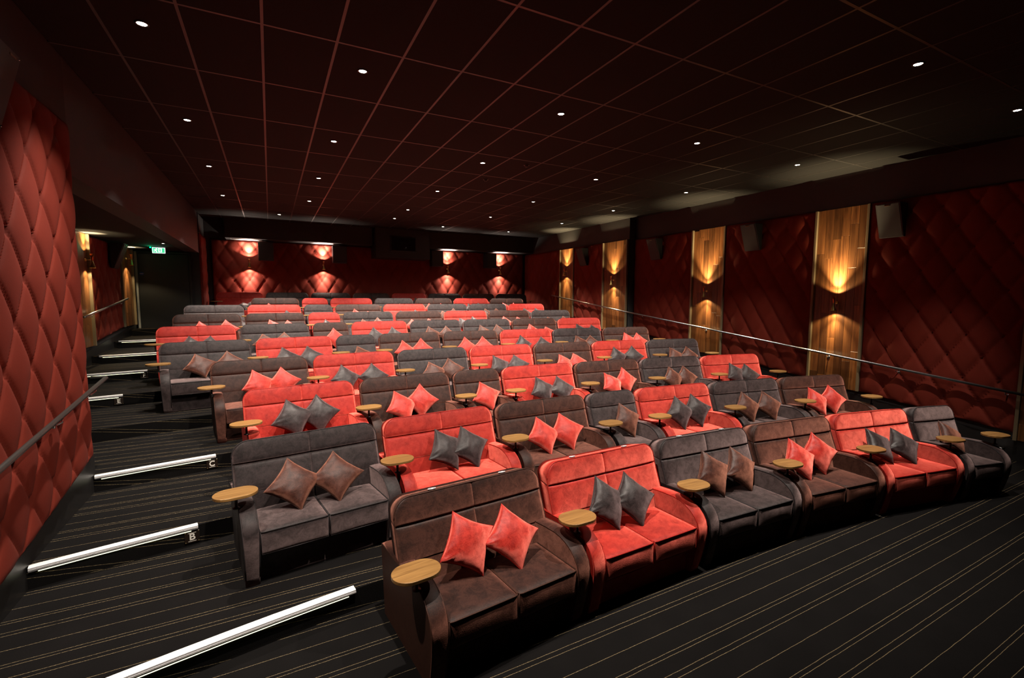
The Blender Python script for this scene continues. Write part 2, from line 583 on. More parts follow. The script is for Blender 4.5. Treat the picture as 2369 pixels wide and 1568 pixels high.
def tufted_panel(label, org, udir, ndir, u0, u1, vlow, vtop, uoff, voff, div=16, H=0.018, thick=0.05, group='tufted wall panels'):
    """panel in the plane through org spanned by udir and z; vlow(u) is the lower edge; normal ndir"""
    org, ud, nd = Vector(org), Vector(udir), Vector(ndir)
    du, dv = TU / div, TV / div
    nu, nv = max(2, int(round((u1 - u0) / du))), 1
    vmin = min(vlow(u0), vlow(u1))
    nv = max(2, int(round((vtop - vmin) / dv)))
    V, F = [], []
    for i in range(nu + 1):
        u = u0 + (u1 - u0) * i / nu
        lo = vlow(u)
        for j in range(nv + 1):
            v = max(lo, vmin + (vtop - vmin) * j / nv)
            h = tuft_h(u - uoff, v - voff, H, 0.22)
            e = min(u - u0, u1 - u, v - lo, vtop - v)
            h = h * min(1.0, (max(e, 0) / 0.05)) ** 0.5
            V.append(org + ud * u + Vector((0, 0, v)) + nd * (thick + h))
    for i in range(nu):
        for j in range(nv):
            a = i * (nv + 1) + j
            q4 = (a, a + nv + 1, a + nv + 2, a + 1)
            if (V[a] - V[a + 1]).length < 1e-6 and (V[a + nv + 1] - V[a + nv + 2]).length < 1e-6: continue
            F.append(q4)
    # rim back to the wall
    rim = [i * (nv + 1) for i in range(nu + 1)] + [nu * (nv + 1) + j for j in range(1, nv + 1)] + [i * (nv + 1) + nv for i in range(nu - 1, -1, -1)] + [j for j in range(nv - 1, 0, -1)]
    b0 = len(V)
    for r in rim:
        p = V[r]
        V.append(p - nd * ((p - org).dot(nd)))
    m = len(rim)
    for i in range(m):
        j = (i + 1) % m
        F.append((rim[i], rim[j], b0 + j, b0 + i))
    me = mk('padding', V, F, M['tuft'], True)
    bm = bmesh.new()
    bm.from_mesh(me)
    bmesh.ops.remove_doubles(bm, verts=bm.verts, dist=1e-5)
    bmesh.ops.recalc_face_normals(bm, faces=bm.faces)
    bm.to_mesh(me)
    bm.free()
    base = org + ud * ((u0 + u1) / 2) + Vector((0, 0, vmin))
    root = empty('tufted_panel', base)
    tag(root, label, 'wall panel', group)
    link('padding', me, root, -base)
    z = Vector((0, 0, 1))
    rot = nd.to_track_quat('Z', 'Y').to_euler()
    jj0 = int(math.floor((vmin - voff) / (TV / 2))) - 1
    for jj in range(jj0, jj0 + 40):
        for ii in range(-3, 40):
            u = uoff + (ii + (0.5 if jj % 2 else 0.0)) * TU + TU * math.floor((u0 - uoff) / TU)
            v = voff + jj * TV / 2
            if u0 + 0.05 < u < u1 - 0.05 and vlow(u) + 0.05 < v < vtop - 0.05:
                link('button', button_me, root, org + ud * u + z * v + nd * (thick - 0.038) - base, rot)
    return root

# near left panel (the big lit one)
tufted_panel('large red buttoned panel beside the left aisle handrail in the foreground', (XL, 0, 0), (0, 1, 0), (1, 0, 0), -3.4, 1.36,
             lambda u: 0.53 + 0.155 * u, 3.97, 0.20, 1.81, div=28, H=0.018, thick=0.05)
# right wall, front section: panels between the wooden pilasters
LOWR = lambda u: 0.655 + 0.115 * u
tufted_panel('dark red buttoned panel at the far right of the photo, nearest on the right wall', (XR, 0, 0), (0, 1, 0), (-1, 0, 0), -2.10, -0.06, LOWR, 4.02, -0.42, 1.465, div=16)
tufted_panel('dark red buttoned panel between the nearest and second wooden panels on the right wall', (XR, 0, 0), (0, 1, 0), (-1, 0, 0), 0.88, 2.91, LOWR, 4.02, -0.42, 1.465, div=14)
tufted_panel('dark red buttoned panel left of the second wooden panel on the right wall', (XR, 0, 0), (0, 1, 0), (-1, 0, 0), 3.89, JOG - 0.02, LOWR, 4.02, -0.42, 1.465, div=14)
tufted_panel('dark red buttoned panel between the two farthest wooden panels on the right wall', (XRB, 0, 0), (0, 1, 0), (-1, 0, 0), 7.16, 8.72, LOWR, 4.03, -0.42, 1.465, div=12)
tufted_panel('dark red buttoned panel at the back corner of the right wall', (XRB, 0, 0), (0, 1, 0), (-1, 0, 0), 9.60, YB - 0.05, LOWR, 4.03, -0.42, 1.465, div=10)
# back wall
tufted_panel('wide red buttoned panel behind the back row lit by four sconces', (0, YB, 0), (1, 0, 0), (0, -1, 0), -0.95, XRB - 0.15, lambda u: 1.55, 4.06, 0.03, 2.83, div=14, H=0.018)
# left recess
tufted_panel('dark red buttoned panel beyond the left aisle beside the exit door', (XLF, 0, 0), (0, 1, 0), (1, 0, 0), 7.34, 9.42, lambda u: 0.80 + 0.085 * u, 3.52, 0.2, 1.9, div=14, H=0.018)
tufted_panel('narrow red buttoned panel right of the exit door', (XL, 0, 0), (0, 1, 0), (1, 0, 0), 10.95, 12.1, lambda u: 1.5, 4.06, 0.2, 1.9, div=10, H=0.018)

# ------------------------------------------------------------------ wooden pilasters with planks
def pilaster(label, x, nx, y0, y1, zlo, ztop, seed):
    rng = random.Random(seed)
    root = empty('wood_panel', (x, (y0 + y1) / 2, zlo))
    tag(root, label, 'wall panel', 'wooden wall panels')
    w = y1 - y0
    hgt = ztop - zlo
    link('backing', box_mesh('backing', min(0, nx * 0.03), max(0, nx * 0.03), -w / 2, w / 2, 0, hgt, M['black_metal']), root)
    for s in (-1, 1):
        yy = s * (w / 2 - 0.021)
        link('edge_trim', box_mesh('edge_trim', min(0, nx * 0.090), max(0, nx * 0.090), yy - 0.021, yy + 0.021, 0, hgt, M['bronze_trim'], 0.004, 1), root)
    n = max(3, int(round((w - 0.08) / 0.155)))
    pw_ = (w - 0.08) / n
    for i in range(n):
        yc = -w / 2 + 0.04 + pw_ * (i + 0.5)
        z = -rng.uniform(0.1, 1.0)
        while z < hgt:
            L_ = rng.uniform(0.75, 1.5)
            a, b = max(0.0, z), min(hgt, z + L_)
            if b - a > 0.04:
                th = 0.042 + rng.uniform(0, 0.0006)
                me = box_mesh('plank', min(nx * 0.028, nx * th), max(nx * 0.028, nx * th), -pw_ / 2 + 0.0012, pw_ / 2 - 0.0012, -(b - a) / 2 + 0.001, (b - a) / 2 - 0.001, M['plank'], 0.0015, 1)
                link('plank', me, root, (0, yc, (a + b) / 2))
            z += L_
    return root

PIL = [(-3.02, -2.10, XR), (-0.06, 0.88, XR), (2.91, 3.89, XR), (JOG + 0.0, 6.98 + 0.18, XRB), (8.72, 9.60, XRB)]
PLAB = ['wooden plank panel at the right edge of the photo', 'nearest full wooden plank panel with sconce on the right wall', 'second wooden plank panel with sconce on the right wall',
        'third wooden plank panel with sconce on the right wall, at the corner', 'farthest wooden plank panel with sconce on the right wall']
for i, (a, b, x) in enumerate(PIL):
    pilaster(PLAB[i], x, -1, a, b, max(0.1, LOWR(a)), 4.02, 11 + i)
pilaster('wooden plank panel glimpsed behind the edge of the big left panel', XLF, 1, 6.35, 7.30, 1.36, 3.535, 31)
pilaster('wooden plank panel with sconce beside the exit door', XLF, 1, 9.45, 10.58, 1.60, 3.535, 32)

# ------------------------------------------------------------------ sconces
sc_up_me = lathe_mesh('upper_shade', [(0.011, 0.0), (0.018, 0.05), (0.034, 0.125), (0.032, 0.125), (0.016, 0.05), (0.008, 0.004)], M['copper'], 20)
sc_dn_me = lathe_mesh('lower_shade', [(0.011, 0.0), (0.022, -0.05), (0.048, -0.135), (0.0495, -0.143), (0.047, -0.143), (0.020, -0.05), (0.008, -0.004)], M['brass'], 24)
sc_bulb_up = lathe_mesh('bulb', [(0.0, 0.100), (0.024, 0.100)], M['sconce_glow'], 16)
sc_bulb_dn = lathe_mesh('bulb', [(0.036, -0.120), (0.0, -0.120)], M['sconce_glow'], 16)

def spot(name, loc, rot, power, col, cone, blend, rad, parent):
    l = bpy.data.lights.new(name, 'SPOT')
    l.energy = power
    l.color = col
    l.spot_size = cone
    l.spot_blend = blend
    l.shadow_soft_size = rad
    o = bpy.data.objects.new(name, l)
    C.objects.link(o)
    o.parent = parent
    o.location = loc
    o.rotation_euler = rot
    return o

def sconce(label, loc, out, power=1.0, col=SC_COL):
    """loc: centre of the hourglass; out: unit vector from wall to lamp; wall is 0.11 m behind"""
    root = empty('hourglass_sconce', loc)
    tag(root, label, 'wall lamp', 'hourglass brass wall lamps')
    link('upper_shade', sc_up_me, root)
    link('lower_shade', sc_dn_me, root)
    o = Vector(out)
    link('arm', tube_mesh('arm', [Vector((0, 0, 0.01)), -o * 0.085 + Vector((0, 0, 0.01))], 0.006, M['brass'], 8), root)
    me = lathe_mesh('wall_plate', [(0.0, 0.012), (0.020, 0.012), (0.026, 0.006), (0.028, 0.0), (0.028, -0.01)], M['brass'], 20)
    link('wall_plate', me, root, -o * 0.098 + Vector((0, 0, 0.01)), o.to_track_quat('Z', 'Y').to_euler())
    link('bulb', sc_bulb_up, root)
    link('bulb', sc_bulb_dn, root)
    spot('up_light', (0, 0, 0.128), (PI, 0, 0), SC_WIDE_W * power, col, math.radians(128), 0.35, 0.012, root)
    spot('up_beam', (0, 0, 0.128), (PI, 0, 0), SC_NARROW_W * 2.1 * power, col, math.radians(72), 1.0, 0.012, root)
    spot('down_light', (0, 0, -0.147), (0, 0, 0), SC_WIDE_W * power, col, math.radians(130), 0.35, 0.012, root)
    spot('down_beam', (0, 0, -0.147), (0, 0, 0), SC_NARROW_W * 0.6 * power, col, math.radians(72), 1.0, 0.012, root)
    return root

for i, (y, z, x) in enumerate([(0.41, 2.255, XR - 0.155), (3.40, 2.50, XR - 0.155), (6.62, 2.86, XRB - 0.155), (9.17, 3.24, XRB - 0.155)]):
    sconce(['nearest', 'second nearest', 'third nearest', 'farthest'][i] + ' brass hourglass wall lamp on the right wall', (x, y, z), (-1, 0, 0))
sconce('brass hourglass wall lamp just past the edge of the big left panel', (XLF + 0.155, 7.12, 3.02), (1, 0, 0), 0.7)
sconce('brass hourglass wall lamp beside the exit door', (XLF + 0.155, 10.05, 3.24), (1, 0, 0), 0.8)
for i, x in enumerate((0.04, 2.19, 6.51, 8.67)):
    sconce(['leftmost', 'second from left', 'third from left', 'rightmost'][i] + ' wall lamp above the back row', (x, YB - 0.19, 3.37), (0, -1, 0), 2.2, (1.0, 0.80, 0.66))

# ------------------------------------------------------------------ speakers
def speaker(label, org, poly_side, width, along, mat=None):
    """side profile poly (out, z) extruded over width along a wall axis"""
    root = empty('surround_speaker', org)
    tag(root, label, 'speaker', 'wall speakers')
    return root

def wedge_speaker(label, x, nx, y, z0, w=0.36, h=0.55):
    root = empty('surround_speaker', (x, y, z0))
    tag(root, label, 'speaker', 'wedge wall speakers')
    prof = [(0.10, 0.0), (0.16, 0.0), (0.36, h), (0.10, h)]
    poly = sorted([(nx * a, b) for a, b in prof], key=lambda p: 0)
    link('cabinet', prism_mesh('cabinet', poly, 1, -w / 2, w / 2, M['speaker'], 0.008), root)
    gp = [(nx * 0.163, 0.02), (nx * 0.170, 0.02), (nx * 0.365, h - 0.02), (nx * 0.356, h - 0.02)]
    link('grille', prism_mesh('grille', gp, 1, -w / 2 + 0.02, w / 2 - 0.02, M['speaker_grille']), root)
    link('bracket', box_mesh('bracket', min(0, nx * 0.12), max(0, nx * 0.12), -0.05, 0.05, 0.2, 0.35, M['black_metal'], 0.004), root)
    link('badge', box_mesh('badge', min(nx * 0.355, nx * 0.366), max(nx * 0.355, nx * 0.366), -0.04, 0.04, h - 0.05, h - 0.03, M['bronze_trim']), root)

for i, (y, x) in enumerate([(-0.44, XR), (2.15, XR), (5.05, XR), (8.05, XRB)]):
    wedge_speaker(['nearest', 'second nearest', 'third nearest', 'farthest'][i] + ' black speaker high on the right wall', x, -1, y, 3.38)
wedge_speaker('black speaker high on the far left wall above the recess handrail', XLF, 1, 8.7, 2.95)
# large tilted speaker cut by the left edge of the frame
root = empty('surround_speaker', (-1.0, -0.75, 3.3))
tag(root, 'large grey speaker cut off by the left edge of the photo', 'speaker')
link('cabinet', prism_mesh('cabinet', [(0.363, 0.575), (-0.005, 0.015), (-0.45, 0.0), (-0.45, 0.60)], 0, -0.05, 0.19, M['speaker'], 0.006), root)
link('side_plate', prism_mesh('side_plate', [(0.350, 0.569), (-0.008, 0.024), (-0.44, 0.01), (-0.44, 0.592)], 0, 0.19, 0.2, M['speaker_side']), root)
link('badge', box_mesh('badge', 0.2, 0.203, 0.20, 0.28, 0.535, 0.550, M['bronze_trim']), root)
screw = lathe_mesh('screw', [(0, 0.004), (0.005, 0.004), (0.006, 0)], M['chrome'], 8)
for yy, zz in ((0.325, 0.556), (0.0, 0.045), (0.06, 0.565)):
    link('screw', screw, root, (0.2, yy, zz), (0, PI / 2, 0))
link('bracket', box_mesh('bracket', -0.10, -0.05, -0.2, -0.05, 0.2, 0.4, M['black_metal']), root)
# box speakers on the back wall
for i, (x0, x1) in enumerate([(0.30, 0.72), (2.46, 2.90), (5.82, 6.26), (7.97, 8.41)]):
    root = empty('surround_speaker', ((x0 + x1) / 2, YB - 0.40, 3.45))
    tag(root, ['leftmost', 'second from left', 'third from left', 'rightmost'][i] + ' black box speaker on the back wall beside a lamp', 'speaker', 'back wall speakers')
    w = (x1 - x0) / 2
    link('cabinet', box_mesh('cabinet', -w, w, 0, 0.28, 0, 0.56, M['speaker'], 0.008), root)
    link('grille', box_mesh('grille', -w + 0.02, w - 0.02, -0.012, 0.0, 0.02, 0.54, M['speaker_grille']), root)
    link('bracket', box_mesh('bracket', -0.05, 0.05, 0.28, 0.37, 0.2, 0.36, M['black_metal']), root)

# ------------------------------------------------------------------ handrails
def handrail(label, pts, wall_dx, brackets, mat, end_cap=True, rad=0.021):
    root = empty('handrail', pts[0])
    tag(root, label, 'handrail')
    o = Vector(pts[0])
    P = [Vector(p) - o for p in pts]
    link('rail', tube_mesh('rail', P, rad, mat, 12), root)
    for b in brackets:
        b = Vector(b) - o
        V, F = [], []
        add_tube(V, F, [b + Vector((0, 0, -rad * 0.6)), b + Vector((0, 0, -0.05)), b + Vector((wall_dx * 0.45, 0, -0.068)), b + Vector((wall_dx, 0, -0.07))], 0.008, 8)
        br = link('bracket', mk('bracket', V, F, M['chrome'], True), root)
        me = lathe_mesh('rosette', [(0.0, 0.012), (0.026, 0.010), (0.030, 0.0)], M['chrome'], 14)
        link('rosette', me, br, b + Vector((wall_dx * 0.93, 0, -0.07)), (0, PI / 2 if wall_dx < 0 else -PI / 2, 0))
    return root

zr = lambda y: 1.290 + (y - 0.475) * 0.1105
handrail('long steel handrail sloping down along the right wall', [(9.76, 10.0, 2.41), (9.76, JOG + 0.06, 1.945), (10.0, JOG - 0.15, zr(JOG - 0.15)), (10.0, -3.2, zr(-3.2))], 0.12,
         [(10.0, y, zr(y)) for y in (-2.0, -0.65, 0.50, 1.75, 2.6, 3.38, 4.6, 5.5)] + [(9.76, 9.2, 2.318), (9.76, 7.9, 2.165), (9.76, 6.5, 1.995)], M['steel'])
handrail('dark handrail on the big red panel at the left edge', [(-0.98, -3.2, 0.975), (-0.98, -0.656, 1.258), (-0.98, 1.545, 1.497), (-1.10, 1.55, 1.50)], -0.06,
         [(-0.98, 0.35, 1.367), (-0.98, 1.2, 1.46), (-0.98, -1.2, 1.2)], M['rail_dark'])
handrail('steel handrail in the left recess before the exit door', [(-2.46, 6.5, 1.955), (-2.46, 9.55, 2.278)], -0.12, [(-2.46, 6.95, 2.0), (-2.46, 9.1, 2.23)], M['steel'])

# ------------------------------------------------------------------ lit step edges and row letters
def nosing(label, k, x0, x1, letter=None, plate_x=None):
    """k = index of tier the strip belongs to (>=1)"""
    z = k * PZ
    cx_ = (x0 + x1) / 2
    root = empty('step_nosing', (cx_, arc_y(k, cx_), z))
    tag(root, label, 'step light', 'lit step edges')
    n = 8
    def strip(name, prof, mat, a=x0, b=x1):
        V, F = [], []
        m = len(prof)
        for i in range(n + 1):
            x = a + (b - a) * i / n
            y = arc_y(k, x)
            tx = -(x - XC) / math.hypot(x - XC, y - YC)
            ty = -(y - YC) / math.hypot(x - XC, y - YC)
            for (o, h) in prof:          # o: forward (towards the screen)
                V.append((x + tx * o - cx_, y + ty * o - arc_y(k, cx_), h))
        for i in range(n):
            for j in range(m):
                l = (j + 1) % m
                F.append((i * m + j, i * m + l, (i + 1) * m + l, (i + 1) * m + j))
        F.append(tuple(range(m))[::-1])
        F.append(tuple(n * m + j for j in range(m)))
        bm = bmesh.new()
        bm.from_mesh(mk(name, V, F, mat))
        return link(name, bm_mesh(name, bm, mat), root)
    strip('tread_strip', [(-0.045, 0.001), (-0.045, 0.004), (0.008, 0.006), (0.018, 0.0035), (0.018, 0.0)], M['nosing'])
    strip('front_lip', [(0.002, 0.0), (0.018, 0.0), (0.022, -0.010), (0.020, -0.026), (0.013, -0.032), (0.002, -0.032)], M['nosing_lip'])
    for h in (-0.008, -0.015):
        strip('rib', [(0.019, h - 0.001), (0.0235, h - 0.001), (0.0235, h + 0.001), (0.019, h + 0.001)], M['nosing'])
    strip('led_line', [(0.003, -0.033), (0.012, -0.033), (0.012, -0.0385), (0.003, -0.0385)], M['led'], x0 + 0.05, x1 - 0.05)
    if letter:
        px = plate_x
        py_ = arc_y(k, px)
        ang = math.atan2(px - XC, py_ - YC)
        pl = empty('row_letter_plate', (px + math.sin(-ang) * 0.0, py_ - 0.004, z - PZ * 0.55))
        pl.rotation_euler = (0, 0, -ang)
        tag(pl, 'small dark plate with the row letter %s on the step riser' % letter, 'row sign', 'row letter plates')
        link('plate', box_mesh('plate', -0.055, 0.055, -0.006, 0.003, -0.052, 0.052, M['plate'], 0.002, 1), pl)
        link('letter', text_mesh('letter', letter, 0.082, M['letter']), pl, (0, -0.007, 0.0), (PI / 2, 0, 0))
        for s in (-1, 1):
            link('line', box_mesh('line', -0.030, 0.030, -0.0075, -0.006, s * 0.037 - 0.0015, s * 0.037 + 0.0015, M['letter']), pl)
            for t in (-1, 1):
                link('rivet', lathe_mesh('rivet', [(0, 0.002), (0.002, 0.002), (0.003, 0)], M['brass'], 6), pl, (t * 0.048, -0.006, s * 0.044), (PI / 2, 0, 0))

nosing('long lit step edge at the bottom left of the photo', 1, -1.10, 1.06)
nosing('lit step edge above the plate lettered B', 2, -1.10, -0.07, 'B', -0.115)
nosing('lit step edge above the plate lettered C', 3, -1.10, -0.06, 'C', -0.10)
nosing('lit step edge above the plate lettered E', 5, -2.5, -1.50, 'E', -1.55)
nosing('lit step edge above the plate lettered F', 6, -2.5, -1.47, 'F', -1.52)
nosing('second highest lit step edge in the left aisle', 7, -2.47, -1.3)
nosing('highest lit step edge before the exit door', 8, -2.50, -1.2)
nosing('short lit step edge behind the rightmost tray in the front row', 1, 9.35, 10.05)

# ------------------------------------------------------------------ exit door
dr = empty('door_1', (-2.0, 10.90, 8 * PZ))
tag(dr, 'black exit door under the green sign', None, None, 'structure')
sbox('wall_back', XLF, XL - 0.0, 10.93, 11.1, 0, CEIL, M['black_wall'])
link('leaf', box_mesh('leaf', -0.49, 0.62, -0.02, 0.03, 0.01, 2.13, M['door'], 0.004), dr)
link('kick_plate', box_mesh('kick_plate', -0.47, 0.60, -0.024, -0.02, 0.03, 0.30, M['door'], 0.001), dr)
link('frame', box_mesh('frame', -0.555, -0.500, -0.06, 0.03, 0.0, 2.18, M['door_trim'], 0.004), dr)
link('frame', box_mesh('frame', 0.625, 0.675, -0.05, 0.03, 0.0, 2.18, M['door'], 0.004), dr)
link('frame', box_mesh('frame', -0.555, 0.675, -0.05, 0.03, 2.14, 2.19, M['door'], 0.004), dr)
ds = link('round_sign', lathe_mesh('round_sign', [(0.0, 0.003), (0.05, 0.003), (0.05, 0)], M['blue_sign'], 20), dr, (-0.42, -0.022, 1.60), (PI / 2, 0, 0))
link('sign_print', box_mesh('sign_print', -0.035, 0.035, -0.004, 0.004, 0.003, 0.0045, M['white_paint']), ds)
# exit sign
es = empty('exit_sign', (-1.81, 9.62, 3.385))
tag(es, 'green emergency exit sign with running man and arrow', 'exit sign')
link('casing', box_mesh('casing', -0.135, 0.135, 0.0, 0.03, -0.005, 0.145, M['white_paint'], 0.003), es)
fc = link('face', box_mesh('face', -0.127, 0.127, -0.004, 0.0, 0.003, 0.137, M['exit_white']), es)
link('green_band', box_mesh('green_band', -0.118, -0.008, -0.006, -0.004, 0.012, 0.128, M['exit_green']), fc)
link('green_band', box_mesh('green_band', 0.062, 0.118, -0.006, -0.004, 0.012, 0.128, M['exit_green']), fc)
link('green_band', box_mesh('green_band', -0.008, 0.062, -0.006, -0.004, 0.012, 0.030, M['exit_green']), fc)
link('arrow', prism_mesh('arrow', [(0.027, 0.035), (0.055, 0.070), (0.037, 0.070), (0.037, 0.118), (0.017, 0.118), (0.017, 0.070), (-0.001, 0.070)], 1, -0.008, -0.006, M['exit_green']), fc)
link('running_man', prism_mesh('running_man', [(-0.060, 0.095), (-0.035, 0.100), (-0.020, 0.080), (-0.030, 0.078), (-0.042, 0.086), (-0.048, 0.062), (-0.028, 0.040), (-0.040, 0.022), (-0.052, 0.028), (-0.047, 0.040), (-0.066, 0.052), (-0.085, 0.040), (-0.105, 0.045), (-0.100, 0.056), (-0.085, 0.054), (-0.070, 0.070), (-0.072, 0.080), (-0.095, 0.078), (-0.097, 0.088)], 1, -0.0085, -0.006, M['exit_white']), fc)
link('head', lathe_mesh('head', [(0, 0.0025), (0.011, 0.0025), (0.011, 0)], M['exit_white'], 12), fc, (-0.045, -0.006, 0.115), (PI / 2, 0, 0))
for s in (-1, 1):
    link('hanger', box_mesh('hanger', s * 0.09 - 0.004, s * 0.09 + 0.004, 0.008, 0.016, 0.14, 0.155, M['black_metal']), es)
el = empty('indicator_lamp', (-1.975, 9.62, 3.52))
tag(el, 'small bright green indicator lamp beside the exit sign', 'lamp')
link('housing', box_mesh('housing', -0.02, 0.02, 0, 0.03, -0.012, 0.02, M['black_metal'], 0.002), el)
link('lens', lathe_mesh('lens', [(0, 0.008), (0.007, 0.006), (0.010, 0)], M['green_led'], 12), el, (0, -0.0, 0.0), (PI / 2, 0, 0))
gl = bpy.data.lights.new('green_glow', 'POINT')
gl.energy = 0.7
gl.color = (0.0, 1.0, 0.35)
gl.shadow_soft_size = 0.02
go = bpy.data.objects.new('green_glow', gl)
C.objects.link(go)
go.parent = el
go.location = (0, -0.03, -0.03)

# ------------------------------------------------------------------ downlights
trim_me = lathe_mesh('trim_ring', [(0.036, -0.002), (0.040, -0.008), (0.048, -0.008), (0.053, -0.004), (0.054, 0.003)], M['black_metal'], 28)
lens_me = lathe_mesh('lens', [(0.0, -0.003), (0.037, -0.003), (0.037, 0.002)], M['lamp_glow'], 24)
DX = [-0.30, 1.50, 3.90, 6.30, 8.74]
ORD = ['leftmost', 'second from left', 'third from left', 'fourth from left', 'rightmost']
rows_l = [(-2.22, 'nearest', [0, 1, 2, 3, 4]), (0.46, 'second', [0, 1, 2, 3, 4]), (2.90, 'third', [0, 1, 2, 3, 4]), (5.35, 'fourth', [0, 1, 2, 3, 4]), (7.82, 'fifth', [0, 1, 2, 3, 4])]

def downlight(label, x, y, z=CEIL, power=1.0, cone=100, tilt=18):
    root = empty('downlight', (x, y, z))
    tag(root, label, 'ceiling light', 'recessed ceiling downlights')
    link('trim_ring', trim_me, root)
    link('lens', lens_me, root)
    spot('beam', (0, 0, -0.012), (math.radians(tilt), 0, 0), DOWN_W * power, DOWN_COL, math.radians(cone), 1.0, 0.03, root)

for y, nm, cols in rows_l:
    for c in cols:
        yy = 8.07 if (c == 0 and y > 7) else y
        lab = '%s round downlight in the %s row of ceiling lights' % (ORD[c], nm)
        if y < -1:
            lab = ['round downlight above the front floor by the left wall, out of view', 'round downlight above the front floor near the camera, out of view', 'round downlight just above the top edge of the photo',
                   'big round downlight near the top right of the photo', 'round downlight at the right edge of the photo'][c]
        downlight(lab, DX[c], yy, power=1.35 if y > 7 else (0.9 if y < -1 else 1.0) * (0.75 if c == 0 else 1.0), cone=DOWN_CONE[c], tilt=5 if c == 0 else (8 if y > 7 else (20 if y < -1 else 28)))
for i, (x, y) in enumerate([(0.89, 10.25), (3.91, 9.37), (5.70, 10.25), (8.13, 10.30)]):
    downlight('%s round downlight in the farthest row of ceiling lights' % ['leftmost', 'second from left', 'third from left', 'rightmost'][i], x, y, power=1.35, cone=60 if x > 8 else 76, tilt=0)
downlight('single downlight in the low ceiling before the exit door', -1.55, 8.6, 3.54, 0.06, tilt=0)

# little ceiling fittings
def detector(label, x, y):
    root = empty('smoke_detector', (x, y, CEIL))
    tag(root, label, 'detector', 'ceiling smoke detectors')
    link('base', lathe_mesh('base', [(0, -0.012), (0.05, -0.012), (0.052, 0.003)], M['black_metal'], 20), root)
    link('sensor', lathe_mesh('sensor', [(0, -0.045), (0.022, -0.04), (0.034, -0.026), (0.036, -0.010)], M['black_metal'], 20), root)
detector('dark smoke detector on the ceiling above the middle seats', 4.62, 2.65)
detector('dark smoke detector further back on the ceiling', 4.4, 3.9)

# ------------------------------------------------------------------ sofas
RB_TOP = 0.965

def rounded_box(V, F, c, h, r, n=7, fn=None):
    """append a rounded box, centre c, half sizes h, corner radius r"""
    bm = bmesh.new()
    bmesh.ops.create_cube(bm, size=2.0)
    bmesh.ops.subdivide_edges(bm, edges=list(bm.edges), cuts=n, use_grid_fill=True)
    base = len(V)
    bm.verts.index_update()
    for v in bm.verts:
        # push grid lines to the rounded rims
        q = []
        for a in range(3):
            t = v.co[a]
            s = 1 if t >= 0 else -1
            t = abs(t)
            inner = h[a] - r
            t = t / 0.7 * inner if t < 0.7 else inner + (t - 0.7) / 0.3 * r
            q.append(s * t)
        inn = Vector([max(-(h[a] - r), min(h[a] - r, q[a])) for a in range(3)])
        d = Vector(q) - inn
        mx = max(abs(d.x), abs(d.y), abs(d.z))
        p = inn + (d.normalized() * mx if d.length > 1e-9 else d)
        p = p + Vector(c)
        if fn: p = fn(p)
        V.append(p)
    for f in bm.faces:
        F.append(tuple(base + v.index for v in f.verts))
    bm.free()

def face_y(z):
    pts = [(0.36, -0.135), (0.56, -0.088), (0.74, -0.016), (0.785, 0.0), (0.97, 0.045), (1.1, 0.08)]
    for (a, ya), (b, yb) in zip(pts, pts[1:]):
        if z <= b: return ya + (yb - ya) * (z - a) / (b - a)
    return 0.08

